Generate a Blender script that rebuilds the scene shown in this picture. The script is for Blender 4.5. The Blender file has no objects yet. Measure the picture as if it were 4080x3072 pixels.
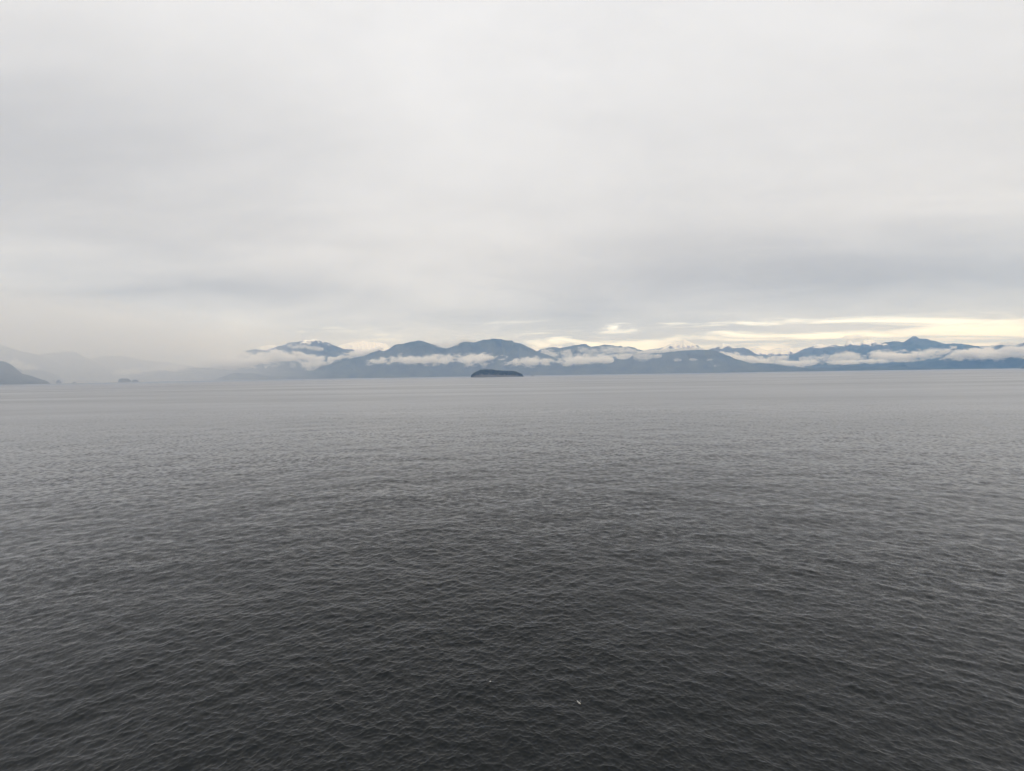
import bpy, math, random
import numpy as np
from mathutils import Matrix, Vector, Euler

random.seed(7)
scene = bpy.context.scene
C = scene.collection

# ------------------------------------------------------------------ camera
FPX, CX, CY = 1800.0, 2040.0, 1536.0          # focal length and centre in photo pixels
CAM_H = 25.0
PITCH, ROLL = math.radians(-1.37), math.radians(-0.87)
cam_data = bpy.data.cameras.new('camera')
cam_data.sensor_width = 36.0
cam_data.lens = 36.0 * FPX / 4080.0
cam_data.clip_start = 0.5
cam_data.clip_end = 200000.0
cam = bpy.data.objects.new('camera', cam_data)
CAM_ROT = Matrix.Rotation(math.pi/2 + PITCH, 3, 'X') @ Matrix.Rotation(ROLL, 3, 'Z')
cam.matrix_world = Matrix.Translation((0, 0, CAM_H)) @ CAM_ROT.to_4x4()
C.objects.link(cam)
scene.camera = cam

# ------------------------------------------------------------------ node helper
class Nodes:
    def __init__(self, tree):
        self.t = tree
        tree.nodes.clear()
    def new(self, kind, **kw):
        n = self.t.nodes.new(kind)
        for k, v in kw.items():
            setattr(n, k, v)
        return n
    def put(self, sock, v):
        if isinstance(v, bpy.types.NodeSocket):
            self.t.links.new(v, sock)
        elif v is not None:
            sock.default_value = v
    def m(self, op, a, b=None, c=None, clamp=False):
        n = self.new('ShaderNodeMath', operation=op, use_clamp=clamp)
        for i, v in enumerate((a, b, c)):
            if v is not None:
                self.put(n.inputs[i], v)
        return n.outputs[0]
    def add(self, *a):
        r = a[0]
        for x in a[1:]:
            r = self.m('ADD', r, x)
        return r
    def mul(self, *a):
        r = a[0]
        for x in a[1:]:
            r = self.m('MULTIPLY', r, x)
        return r
    def sub(self, a, b): return self.m('SUBTRACT', a, b)
    def vm(self, op, a, b=None, scale=None):
        n = self.new('ShaderNodeVectorMath', operation=op)
        self.put(n.inputs[0], a)
        if b is not None: self.put(n.inputs[1], b)
        if scale is not None: self.put(n.inputs['Scale'], scale)
        return n.outputs[1] if op in ('LENGTH', 'DOT_PRODUCT', 'DISTANCE') else n.outputs[0]
    def xyz(self, v):
        n = self.new('ShaderNodeSeparateXYZ'); self.put(n.inputs[0], v); return n.outputs
    def vec(self, x, y, z):
        n = self.new('ShaderNodeCombineXYZ')
        for i, v in enumerate((x, y, z)): self.put(n.inputs[i], v)
        return n.outputs[0]
    def noise(self, v, scale, detail=4.0, rough=0.55, dist=0.0, out='Fac'):
        n = self.new('ShaderNodeTexNoise'); n.noise_dimensions = '3D'
        self.put(n.inputs['Vector'], v)
        self.put(n.inputs['Scale'], scale); self.put(n.inputs['Detail'], detail)
        self.put(n.inputs['Roughness'], rough); self.put(n.inputs['Distortion'], dist)
        return n.outputs[out]
    def step(self, x, a, b, lo=0.0, hi=1.0, mode='SMOOTHSTEP'):
        n = self.new('ShaderNodeMapRange', interpolation_type=mode, clamp=True)
        for i, v in enumerate((x, a, b, lo, hi)): self.put(n.inputs[i], v)
        return n.outputs[0]
    def mix(self, f, a, b, blend='MIX'):
        n = self.new('ShaderNodeMix', data_type='RGBA', blend_type=blend)
        self.put(n.inputs[0], f)
        for i, v in ((6, a), (7, b)):
            self.put(n.inputs[i], (*v, 1.0) if isinstance(v, tuple) and len(v) == 3 else v)
        return n.outputs[2]
    def gauss(self, x, y, x0, y0, sx, sy):
        dx = self.mul(self.sub(x, x0), 1.0/sx); dy = self.mul(self.sub(y, y0), 1.0/sy)
        r = self.add(self.mul(dx, dx), self.mul(dy, dy))
        return self.m('EXPONENT', self.mul(r, -1.0))

# ------------------------------------------------------------------ world: overcast sky
SUN_EL, SUN_AZ = math.radians(42), math.radians(150)     # azimuth from the view axis to the right
HAZE_FIX = (1.08, 1.14, 1.22)
world = bpy.data.worlds.new('World')
scene.world = world
world.use_nodes = True
N = Nodes(world.node_tree)
tc = N.new('ShaderNodeTexCoord')
d = tc.outputs['Generated']
dx, dy, dz = N.xyz(d)
el = N.mul(N.m('ARCSINE', dz), 180/math.pi)
az = N.mul(N.m('ARCTAN2', dx, dy), 180/math.pi)
def noise2(v, scale, detail, rough=0.55, dist=0.0):
    n = N.new('ShaderNodeTexNoise', noise_dimensions='2D')
    N.put(n.inputs['Vector'], v)
    for k, x in (('Scale', scale), ('Detail', detail), ('Roughness', rough), ('Distortion', dist)):
        n.inputs[k].default_value = x
    return N.sub(n.outputs['Fac'], 0.5)
# cloud streets lying across the view: straight lines on a level ceiling
v = N.mul(N.m('ARCTAN2', dz, N.m('MAXIMUM', N.m('ABSOLUTE', dy), 0.25)), 180/math.pi)
n_big = noise2(N.vec(N.mul(az, 0.03), N.mul(v, 0.085), 0.0), 1.0, 3.0, 0.5, 0.4)
ang = N.vec(N.add(N.mul(az, 0.055), N.mul(v, 0.03)), N.mul(v, 0.23), 0.0)
n_band = noise2(ang, 1.0, 4.0, 0.55, 0.5)
# brightness of the cloud ceiling
lum = N.step(el, 2.0, 40.0, 0.66, 0.83, 'LINEAR')
lum = N.add(lum, N.step(el, 38.0, 85.0, 0.0, -0.30))
for (a0, e0, sa, se, amp) in (
        (-52, 26, 24, 11, -0.17), (-46, 3, 18, 6, 0.05), (-33, 11.0, 16, 2.4, -0.13),
        (34, 12.0, 24, 4.4, -0.20), (4, 7.4, 24, 1.9, -0.07),
        (-3, 17, 12, 4, 0.04)):
    lum = N.add(lum, N.mul(N.gauss(az, v, a0, e0, sa, se), amp))
n_small = noise2(N.vec(N.add(N.mul(az, 0.11), N.mul(v, -0.03)), N.mul(v, 0.31), 0.0), 1.0, 7.0, 0.62, 0.3)
lum = N.add(lum, N.mul(n_big, 0.11), N.mul(n_small, N.step(el, 6.0, 24.0, 0.11, 0.06)), N.mul(n_band, N.step(el, 4.0, 24.0, 0.26, 0.06)))
ccol = N.mix(N.step(lum, 0.52, 0.80), (0.978, 0.99, 1.03), (0.99, 0.993, 1.015))
ccol = N.mix(N.mul(N.gauss(az, el, -50, 2, 22, 6), 0.9), ccol, (1.03, 1.0, 0.975))
cloud = N.vm('SCALE', ccol, scale=lum)
# cream breaks low over the right hand mountains
gap_side = N.add(N.step(az, -12.0, 14.0, 0.0, 1.0), N.mul(N.gauss(az, v, -22, 5.4, 7, 1.2), 0.7))
gap_lo = N.mul(gap_side, N.step(v, 4.0, 8.0, 1.0, 0.0))
gap_n = noise2(N.vec(N.add(N.mul(az, 0.085), 3.7), N.mul(v, 0.72), 0.0), 1.0, 6.0, 0.6, 0.35)
gap = N.step(N.add(N.mul(gap_n, 2.4), N.mul(gap_lo, 0.44)), 0.14, 0.74)
gap = N.mul(gap, N.m('MINIMUM', N.mul(gap_lo, 2.0), 1.0))
skyt = N.new('ShaderNodeTexSky', sky_type='NISHITA')
skyt.sun_disc = False
skyt.sun_elevation = SUN_EL
skyt.sun_rotation = SUN_AZ
skyt.altitude = 0.0
skyt.air_density = 1.0
skyt.dust_density = 4.0
cream = N.mix(0.10, (1.46, 1.51, 1.52), N.vm('SCALE', skyt.outputs[0], scale=0.10))
total = N.mix(gap, cloud, cream)
# the long slanting path through the haze dims the low sky: what lies beyond is that much brighter
total = N.vm('MULTIPLY', total, N.mix(N.step(el, 0.0, 16.0, 1.0, 0.0), (1.0, 1.0, 1.0), HAZE_FIX))
bg = N.new('ShaderNodeBackground')
N.put(bg.inputs['Color'], total)
bg.inputs['Strength'].default_value = 1.0
out = N.new('ShaderNodeOutputWorld')
world.node_tree.links.new(bg.outputs[0], out.inputs['Surface'])
world.cycles.sampling_method = 'MANUAL'
world.cycles.sample_map_resolution = 256

sun_data = bpy.data.lights.new('sun', 'SUN')
sun_data.energy = 1.5
sun_data.angle = math.radians(20)
sun_data.color = (1.0, 0.96, 0.9)
sun = bpy.data.objects.new('sun', sun_data)
sdir = Vector((math.sin(SUN_AZ)*math.cos(SUN_EL), math.cos(SUN_AZ)*math.cos(SUN_EL), math.sin(SUN_EL)))
sun.rotation_euler = (-sdir).to_track_quat('-Z', 'Y').to_euler()
C.objects.link(sun)

# ------------------------------------------------------------------ exposure and render settings
scene.view_settings.view_transform = 'Standard'
scene.view_settings.look = 'None'
scene.view_settings.exposure = 0.10
scene.view_settings.gamma = 1.0
scene.view_settings.use_curve_mapping = False
cy = scene.cycles
cy.use_denoising = True
cy.denoising_input_passes = 'RGB_ALBEDO_NORMAL'
cy.max_bounces = 14
cy.volume_bounces = 12
cy.use_adaptive_sampling = True
cy.adaptive_threshold = 0.01
cy.adaptive_min_samples = 24
cy.glossy_bounces = 3
cy.diffuse_bounces = 2
cy.volume_max_steps = 256
cy.sample_clamp_indirect = 4.0

# ------------------------------------------------------------------ small tools
def tag(o, label=None, cat=None, group=None, kind=None):
    if label: o['label'] = label
    if cat: o['category'] = cat
    if group: o['group'] = group
    if kind: o['kind'] = kind
    return o

def mesh_obj(name, verts, faces, mat, smooth=True, parent=None):
    """verts (n,3) array, faces (k,3|4) array -> one linked mesh object"""
    verts = np.asarray(verts, dtype=np.float32)
    faces = np.asarray(faces, dtype=np.int32)
    me = bpy.data.meshes.new(name)
    k = faces.shape[1]
    me.vertices.add(len(verts)); me.loops.add(faces.size); me.polygons.add(len(faces))
    me.vertices.foreach_set('co', verts.ravel())
    me.loops.foreach_set('vertex_index', faces.ravel())
    me.polygons.foreach_set('loop_start', np.arange(0, faces.size, k, dtype=np.int32))
    me.polygons.foreach_set('loop_total', np.full(len(faces), k, dtype=np.int32))
    me.polygons.foreach_set('use_smooth', np.full(len(faces), smooth))
    me.update(calc_edges=True)
    if mat: me.materials.append(mat)
    o = bpy.data.objects.new(name, me)
    C.objects.link(o)
    if parent: o.parent = parent
    return o

def outward(verts, faces):
    """flip the faces of a closed shape if they point inwards"""
    v = np.asarray(verts, dtype=np.float64); f = np.asarray(faces)
    v = v-v.mean(0)
    vol = np.einsum('ij,ij->i', v[f[:, 0]], np.cross(v[f[:, 1]], v[f[:, 2]])).sum()
    if f.shape[1] == 4:
        vol += np.einsum('ij,ij->i', v[f[:, 0]], np.cross(v[f[:, 2]], v[f[:, 3]])).sum()
    return f if vol > 0 else f[:, ::-1]

def grid_faces(nr, nc, wrap=False):
    i = np.arange(nr-1)[:, None]; j = np.arange(nc if wrap else nc-1)[None, :]
    j2 = (j+1) % nc
    a = i*nc+j; b = i*nc+j2; c = (i+1)*nc+j2; dd = (i+1)*nc+j
    return np.stack([a, b, c, dd], -1).reshape(-1, 4)

def px_dir(px, py):
    v = CAM_ROT @ Vector(((px-CX)/FPX, -(py-CY)/FPX, -1.0))
    return math.atan2(v.x, v.y), v.z/math.hypot(v.x, v.y)

def at(px, py, r):
    """the point seen at a photo pixel at ground distance r"""
    a, t = px_dir(px, py)
    return Vector((r*math.sin(a), r*math.cos(a), CAM_H + r*t))

def on_water(px, py):
    a, t = px_dir(px, py)
    r = -CAM_H/t
    return Vector((r*math.sin(a), r*math.cos(a), 0.0))

def far(dist):
    """distances beyond the near shore, drawn in so that the far ranges keep their snow in the haze"""
    return dist if dist < 11000.0 else 11000.0+(dist-11000.0)*0.38

_rng = np.random.default_rng(11)
_PERM = _rng.random((256, 256))
def vnoise(x, y):
    xi = np.floor(x).astype(int); yi = np.floor(y).astype(int)
    fx = x-xi; fy = y-yi
    fx = fx*fx*fx*(fx*(fx*6-15)+10); fy = fy*fy*fy*(fy*(fy*6-15)+10)
    g = lambda a, b: _PERM[a % 256, b % 256]
    return (g(xi, yi)*(1-fx)+g(xi+1, yi)*fx)*(1-fy)+(g(xi, yi+1)*(1-fx)+g(xi+1, yi+1)*fx)*fy*1.0
def fbm(x, y, octv=5, gain=0.5, ridge=False):
    s = np.zeros_like(x); a = 1.0; t = 0.0
    for k in range(octv):
        n = vnoise(x+17.3*k, y-9.1*k)*2-1
        if ridge: n = 1-2*np.abs(n)
        s += a*n; t += a; a *= gain; x = x*2.03; y = y*2.03
    return s/t

def new_mat(name):
    m = bpy.data.materials.new(name); m.use_nodes = True
    return m, Nodes(m.node_tree)

# ------------------------------------------------------------------ water
def water_material():
    m, n = new_mat('sea_water')
    geo = n.new('ShaderNodeNewGeometry')
    pos = geo.outputs['Position']
    att = n.new('ShaderNodeAttribute', attribute_name='unresolved')
    unres = att.outputs['Fac']
    att2 = n.new('ShaderNodeAttribute', attribute_name='chop')
    chop = att2.outputs['Fac']
    half = (0.5, 0.5, 0.5)
    r1 = n.vm('SUBTRACT', n.noise(pos, 5.5, 3, 0.6, out='Color'), half)         # ripples
    wind = n.step(n.noise(n.vm('MULTIPLY', pos, (0.5, 1.0, 1.0)), 0.02, 4, 0.55), 0.35, 0.65, 0.62, 1.30)
    r2 = n.vm('SUBTRACT', n.noise(pos, 0.9, 3, 0.55, out='Color'), half)        # chop the mesh is too coarse for
    s = n.vm('ADD', n.vm('SCALE', r1, scale=n.new('ShaderNodeAttribute', attribute_name='ripple').outputs['Fac']), n.vm('SCALE', r2, scale=chop))
    s = n.vm('MULTIPLY', n.vm('SCALE', s, scale=wind), (1.0, 1.0, 0.0))
    nrm = n.vm('NORMALIZE', n.vm('ADD', geo.outputs['Normal'], s))
    gust = n.noise(n.vm('MULTIPLY', pos, (0.16, 1.0, 1.0)), 0.007, 4, 0.6)
    gust2 = n.step(gust, 0.32, 0.68, 0.84, 1.22)
    fr = n.new('ShaderNodeFresnel')
    fr.inputs['IOR'].default_value = 1.37
    n.put(fr.inputs['Normal'], nrm)
    F = fr.outputs[0]
    refl = n.mul(F, n.sub(1.0, n.mul(F, F, gust2, 0.50)))       # small waves shade one another at grazing angles
    body = n.new('ShaderNodeBsdfDiffuse')
    body.inputs['Color'].default_value = (0.0010, 0.0026, 0.0030, 1)
    gl = n.new('ShaderNodeBsdfGlossy')
    gl.inputs['Color'].default_value = (0.98, 0.985, 1.0, 1)
    n.put(gl.inputs['Roughness'], unres)
    n.put(gl.inputs['Normal'], nrm)
    mx = n.new('ShaderNodeMixShader')
    n.put(mx.inputs[0], refl)
    m.node_tree.links.new(body.outputs[0], mx.inputs[1])
    m.node_tree.links.new(gl.outputs[0], mx.inputs[2])
    o = n.new('ShaderNodeOutputMaterial')
    m.node_tree.links.new(mx.outputs[0], o.inputs['Surface'])
    return m

def wave_tile(lmin, lmax, wind, rms_slope, seed, spread=1.0):
    """periodic tile of wave height and sideways displacement for wavelengths lmin..lmax"""
    nn = 512
    dxm = lmin/4.0
    L = nn*dxm
    k1 = np.fft.fftfreq(nn, dxm)*2*np.pi
    kx, ky = np.meshgrid(k1, k1, indexing='ij')
    k = np.hypot(kx, ky); k[0, 0] = 1e-6
    band = (k > 2*np.pi/lmax) & (k < 2*np.pi/lmin)
    th = np.arctan2(ky, kx)-wind
    amp = np.where(band, k**-2.0, 0.0)*np.sqrt(0.30+np.abs(np.cos(th))**(2*spread))
    rg = np.random.default_rng(seed)
    H = amp*(rg.normal(size=k.shape)+1j*rg.normal(size=k.shape))
    h = np.fft.ifft2(H).real
    sl = np.sqrt(np.mean(np.fft.ifft2(1j*kx*np.fft.fft2(h)).real**2+np.fft.ifft2(1j*ky*np.fft.fft2(h)).real**2))
    h *= rms_slope/sl
    F = np.fft.fft2(h)
    ddx = np.fft.ifft2(-1j*kx/k*F).real; ddy = np.fft.ifft2(-1j*ky/k*F).real
    return L, nn, np.stack([ddx, ddy, h], -1).astype(np.float32)

def sample_tile(tile, x, y, rot):
    L, nn, data = tile
    c, s = math.cos(rot), math.sin(rot)
    u = (x*c+y*s)/L*nn; v = (-x*s+y*c)/L*nn
    ui = np.floor(u).astype(np.int64); vi = np.floor(v).astype(np.int64)
    fu = (u-ui)[..., None].astype(np.float32); fv = (v-vi)[..., None].astype(np.float32)
    ui %= nn; vi %= nn; u2 = (ui+1) % nn; v2 = (vi+1) % nn
    r = (data[ui, vi]*(1-fu)+data[u2, vi]*fu)*(1-fv)+(data[ui, v2]*(1-fu)+data[u2, v2]*fu)*fv
    return r[..., 0]*c-r[..., 1]*s, r[..., 0]*s+r[..., 1]*c, r[..., 2]

WAVES = []
def build_waves():
    down = -math.pi/2
    #      lmin  lmax   rms   rot    wind offset
    for i, (a, b, rms, rot, off, spread) in enumerate((
            (0.17, 0.36, 0.120, 1.3, -0.1, 0.8), (0.36, 0.8, 0.108, 0.5, 0.2, 0.6), (0.8, 1.8, 0.080, -0.35, -0.25, 0.8), (1.8, 4.0, 0.050, 0.9, 0.15, 1.0),
            (4.0, 9.0, 0.030, -0.7, -0.1, 1.5), (9.0, 26.0, 0.024, 0.25, 0.1, 2.0))):
        WAVES.append((a, b, rms, rot, wave_tile(a, b, down-rot+off, rms, 40+i, spread)))
build_waves()

def sea_height(x, y):
    z = 0.0
    for (a, b, rms, rot, tile) in WAVES:
        z += float(sample_tile(tile, np.array([x]), np.array([y]), rot)[2][0])
    return z

def build_water():
    A = math.radians(60)
    fine = np.linspace(-A, A, 1180)
    coarse = np.linspace(A, 2*math.pi-A, 66)[1:-1]
    azs = np.concatenate([fine, coarse])
    daz = np.concatenate([np.full(len(fine), fine[1]-fine[0]), np.full(len(coarse), 0.06)])
    dep = lambda a, b, n: CAM_H/np.linspace(CAM_H/a, CAM_H/b, n)        # even steps of depression angle
    r_near = np.concatenate([dep(13.0, 26.0, 40)[:-1], dep(26.0, 80.0, 640)[:-1], dep(80.0, 520.0, 240)])
    r_far = np.geomspace(520, 23500, 100)[1:]
    rs = np.concatenate([[1.0, 5.0, 9.0], r_near, r_far])
    drs = np.gradient(rs)
    R, AZ = np.meshgrid(rs, azs, indexing='ij')
    x = R*np.sin(AZ); y = R*np.cos(AZ); z = np.zeros_like(x)
    spacing = np.maximum(drs[:, None]*np.ones_like(x)*0.75, R*daz[None, :])
    ox = np.zeros_like(x); oy = np.zeros_like(x)
    un2 = np.full(x.shape, 0.056**2); ch2 = np.zeros_like(x)
    near = rs < 900
    patch = np.zeros_like(x)
    patch[near] = np.clip(fbm(x[near]/42+3.3, y[near]/70-1.7, 3)*2.2, -1, 1)
    for (a, b, rms, rot, tile) in WAVES:
        w = np.clip((a*0.85-spacing)/(a*0.55)+0.35, 0, 1)
        w = w*w*(3-2*w)
        sx, sy, sh = sample_tile(tile, x[near], y[near], rot)
        ww = w[near]*(1+(0.30 if b < 2 else 0.0)*patch[near])
        ox[near] -= sx*ww*1.15; oy[near] -= sy*ww*1.15; z[near] += sh*ww
        lost = rms**2*(1-w**2)
        ch2 += lost*np.interp(R, (250, 600, 2500), (0.55, 0.34, 0.14))
        un2 += lost*0.08
    calm = np.clip((R-4600)/1700, 0, 1); calm = calm*calm*(3-2*calm)
    un = np.maximum(np.sqrt(un2)*(1-0.3*calm), 0.056); ch = np.sqrt(ch2)*(1-0.88*calm)
    rip = np.interp(R, (35, 70, 150, 450), (0.30, 0.45, 0.32, 0.10))*(1-0.9*calm)
    verts = np.stack([x+ox, y+oy, z], -1).reshape(-1, 3)
    o = mesh_obj('water', verts, grid_faces(len(rs), len(azs), wrap=True), water_material())
    at_ = o.data.attributes.new('unresolved', 'FLOAT', 'POINT')
    at_.data.foreach_set('value', np.sqrt(un*1.414).ravel().astype(np.float32))
    at_ = o.data.attributes.new('chop', 'FLOAT', 'POINT')
    at_.data.foreach_set('value', (ch*4.2).ravel().astype(np.float32))
    at_ = o.data.attributes.new('ripple', 'FLOAT', 'POINT')
    at_.data.foreach_set('value', rip.ravel().astype(np.float32))
    tag(o, 'dark grey sea with small wind waves reaching to the far shore', kind='structure')
build_water()

# ------------------------------------------------------------------ mountains
def land_material(name, snowline=None, snow_soft=250.0, snow_amt=0.5, rock=False):
    m, n = new_mat(name)
    geo = n.new('ShaderNodeNewGeometry'); pos = geo.outputs['Position']
    px_, py_, pz_ = n.xyz(pos)
    a = n.noise(pos, 0.004, 6, 0.6); b = n.noise(pos, 0.03, 4, 0.6)
    f = n.step(n.add(n.mul(a, 0.6), n.mul(b, 0.4)), 0.35, 0.65)
    col = n.mix(f, (0.008, 0.013, 0.010), (0.085, 0.092, 0.065))
    shore = n.step(n.add(pz_, n.mul(n.sub(b, 0.5), 8.0)), 1.5, 5.0)
    col = n.mix(shore, (0.13, 0.13, 0.12), col)
    if snowline is not None:
        c = n.noise(n.vm('MULTIPLY', pos, (1.0, 1.0, 0.6)), 0.006, 8, 0.7)
        rk = n.step(n.add(pz_, n.mul(n.sub(a, 0.5), 500.0)), snowline-350.0, snowline)
        col = n.mix(rk, col, (0.075, 0.075, 0.08))
        up = n.xyz(geo.outputs['Normal'])[2]
        s = n.add(n.mul(n.sub(c, 0.5), 4.6), n.mul(n.sub(pz_, snowline), 1.0/snow_soft), n.mul(n.sub(up, 0.70), 0.5), snow_amt-0.5)
        col = n.mix(n.step(s, 0.0, 0.16), col, (0.90, 0.90, 0.91))
    p = n.new('ShaderNodeBsdfPrincipled')
    n.put(p.inputs['Base Color'], col)
    p.inputs['Roughness'].default_value = 0.9
    p.inputs['Specular IOR Level'].default_value = 0.1
    o = n.new('ShaderNodeOutputMaterial')
    m.node_tree.links.new(p.outputs[0], o.inputs['Surface'])
    return m

FOREST = land_material('forest_slope')

def mountain(name, label, pts, d_shore, d_crest, mat=None, rough=0.0, spur=0.22, jag=7.0, power=1.05, seed=0, back=0.5, wav=900.0):
    """a ridge whose skyline runs through the photo points pts, standing d_crest away, its foot d_shore away"""
    if isinstance(mat, tuple):
        mat = land_material(mat[0], mat[1]*far(d_crest)/d_crest, mat[2]*far(d_crest)/d_crest, mat[3])
    d_shore, d_crest = far(d_shore), far(d_crest)
    aa, tt = zip(*[px_dir(px, py) for px, py in pts])
    aa = np.array(aa); tt = np.array(tt)
    step = math.radians(0.045)
    az = np.arange(aa[0], aa[-1], step)
    hc = CAM_H + d_crest*np.interp(az, aa, tt)
    ker = np.array([0.25, 0.5, 0.25]); hp = np.concatenate([hc[:1], hc, hc[-1:]]); hc = np.convolve(hp, ker, 'valid')
    s = np.concatenate([np.linspace(-0.02, 1, 70), 1+np.linspace(0, back, 14)[1:]])
    S, AZ = np.meshgrid(s, az, indexing='ij')
    Rr = d_shore+(d_crest-d_shore)*S
    kb = np.hanning(61); kb /= kb.sum()
    soft_hc = np.convolve(np.pad(hc, 30, mode='edge'), kb, 'valid')
    wtop = np.clip(S, 0, 1)**3
    HC = np.minimum(soft_hc[None, :], hc[None, :]*1.25)*(1-wtop)+hc[None, :]*wtop
    HT = np.broadcast_to(hc, S.shape)
    X = AZ*d_crest
    wx = fbm(X/2600+seed*3.1, Rr/2600, 3)*700
    sp = fbm((X+wx)/wav+seed*7.7, Rr/(wav*2.4)-seed, 5, 0.52, ridge=True)
    fine = fbm(X/120+seed, Rr/120, 4, 0.6)
    sf = np.clip(S, 0, 1)
    prof = sf**power
    bump = 4*sf*(1-sf)
    h = HC*prof*(1+spur*sp*bump**0.6) + fine*jag*1.4*np.clip(S*6, 0, 1)
    tanc = (HT-CAM_H)/d_crest
    lim = CAM_H + tanc*Rr*(0.80+0.2*sf**2.2) + 6.0
    h = np.where(S < 0.985, np.minimum(h, np.maximum(lim, 3.0)), h)
    bk = S > 1
    h = np.where(bk, HC*(1-((S-1)/back)**1.3*0.98) + fine*jag*1.4, h)
    ends = np.clip(np.minimum(AZ-az[0], az[-1]-AZ)/math.radians(0.25), 0, 1)
    h = np.where(S <= 0, -3.0, h)
    h[-1] = -3.0
    h = h*ends-3.0*(1-ends)
    V = np.stack([Rr*np.sin(AZ), Rr*np.cos(AZ), h], -1).reshape(-1, 3)
    o = mesh_obj(name, V, grid_faces(len(s), len(az)), mat or FOREST)
    tag(o, label, kind='structure')
    return o

KM = 1000.0
# near and middle ground land
mountain('headland', 'dark steep headland dropping to the water at the left edge of the view',
         [(-420, 1425), (-250, 1420), (-120, 1428), (-50, 1434), (0, 1439), (19, 1443), (38, 1452), (54, 1463), (70, 1476), (89, 1492), (108, 1495), (127, 1498), (152, 1506), (177, 1514), (196, 1521), (206, 1526)],
         7.6*KM, 8.4*KM, jag=10, seed=1, spur=0.12)
mountain('hill', 'pale misty hill sloping down behind the dark left headland',
         [(-300, 1440), (0, 1458), (60, 1465), (89, 1470), (142, 1473), (174, 1476), (203, 1486), (237, 1501), (253, 1514), (262, 1522)],
         10.5*KM, 12.2*KM, seed=2, jag=8)
mountain('hill', 'barely visible high slope fading into mist at the far left',
         [(-400, 1360), (-150, 1362), (0, 1372), (32, 1384), (63, 1394), (95, 1403), (142, 1412), (200, 1430), (260, 1460), (300, 1490), (330, 1515)],
         14.5*KM, 17.0*KM, seed=3)
mountain('mountain', 'faint rounded grey mountain in mist behind the two small left islets',
         [(60, 1500), (95, 1450), (142, 1420), (180, 1410), (221, 1405), (263, 1399), (278, 1399), (301, 1403), (326, 1416), (364, 1433), (420, 1460), (480, 1490), (520, 1515)],
         15.0*KM, 19.5*KM, seed=4)
mountain('mountain', 'faint long grey ridge in mist above the twin wooded islet',
         [(280, 1510), (330, 1450), (364, 1430), (396, 1421), (443, 1417), (490, 1419), (538, 1427), (585, 1438), (633, 1441), (680, 1445), (740, 1455), (820, 1475), (900, 1500)],
         17.5*KM, 23.0*KM, seed=5)
mountain('hill', 'pale blue low hills below the long cloud at left of centre',
         [(440, 1516), (480, 1505), (530, 1492), (590, 1480), (650, 1472), (690, 1473), (758, 1467), (802, 1464), (867, 1467), (935, 1475), (1000, 1480), (1080, 1490), (1150, 1500)],
         14.0*KM, 16.8*KM, seed=6)
mountain('hill', 'low blue hill with two humps at the water left of centre',
         [(850, 1516), (856, 1513), (880, 1503), (908, 1494), (932, 1486), (948, 1486), (975, 1490), (1000, 1486), (1024, 1490), (1057, 1497), (1100, 1503), (1140, 1509)],
         11.2*KM, 11.8*KM, jag=9, seed=7)
mountain('hill', 'blue forested slope under the ragged cloud left of centre',
         [(890, 1496), (930, 1480), (962, 1468), (984, 1459), (1003, 1455), (1057, 1453), (1097, 1449), (1122, 1443), (1165, 1438), (1206, 1438), (1250, 1445), (1300, 1460), (1350, 1480)],
         13.4*KM, 15.2*KM, seed=8)
mountain('mountain', 'broad double humped blue grey mountain behind the wooded island',
         [(1030, 1508), (1057, 1498), (1095, 1491), (1125, 1482), (1165, 1476), (1200, 1475), (1227, 1474), (1254, 1463), (1276, 1449), (1292, 1446), (1322, 1446), (1341, 1441), (1374, 1434), (1406, 1427), (1439, 1421), (1460, 1415), (1485, 1404), (1512, 1396), (1523, 1400), (1542, 1394), (1558, 1384), (1580, 1372), (1601, 1371), (1623, 1364), (1645, 1361), (1667, 1358), (1680, 1360), (1696, 1366), (1715, 1370), (1737, 1376), (1756, 1384), (1775, 1389), (1796, 1384), (1823, 1373), (1842, 1362), (1867, 1360), (1886, 1364), (1905, 1360), (1924, 1353), (1945, 1353), (1964, 1349), (1983, 1349), (2008, 1354), (2024, 1358), (2040, 1357), (2048, 1365), (2070, 1368), (2092, 1377), (2116, 1388), (2143, 1403), (2170, 1411), (2197, 1422), (2211, 1427), (2260, 1445), (2320, 1460), (2400, 1476), (2460, 1489)],
         10.9*KM, 13.2*KM, jag=12, seed=9, spur=0.25, power=1.0)
mountain('hill', 'broad low forested hill with small cloud puffs right of centre',
         [(1980, 1494), (2060, 1480), (2150, 1466), (2250, 1455), (2340, 1448), (2400, 1443), (2438, 1437), (2452, 1428), (2474, 1433), (2500, 1432), (2530, 1414), (2545, 1409), (2571, 1408), (2612, 1408), (2653, 1404), (2707, 1399), (2761, 1395), (2802, 1394), (2832, 1394), (2856, 1400), (2877, 1408), (2904, 1419), (2931, 1430), (2972, 1441), (2994, 1448), (3021, 1446), (3067, 1448), (3108, 1455), (3148, 1460), (3203, 1466), (3260, 1472), (3300, 1477)],
         10.6*KM, 12.2*KM, jag=11, seed=10, spur=0.2)
mountain('hill', 'low dark shore hills in a row right of the broad hill',
         [(3160, 1478), (3197, 1467), (3243, 1467), (3270, 1465), (3311, 1466), (3352, 1464), (3379, 1460), (3406, 1457), (3433, 1459), (3452, 1464), (3492, 1457), (3529, 1460), (3554, 1457), (3584, 1453), (3603, 1452), (3621, 1461), (3646, 1464), (3677, 1467), (3720, 1470)],
         12.6*KM, 13.6*KM, seed=11, jag=10)
mountain('headland', 'small dark tree covered point at the right edge of the water',
         [(4060, 1466), (4066, 1462), (4070, 1460), (4080, 1457), (4120, 1450), (4250, 1440), (4400, 1435)],
         9.8*KM, 10.2*KM, seed=12, jag=8)
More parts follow.
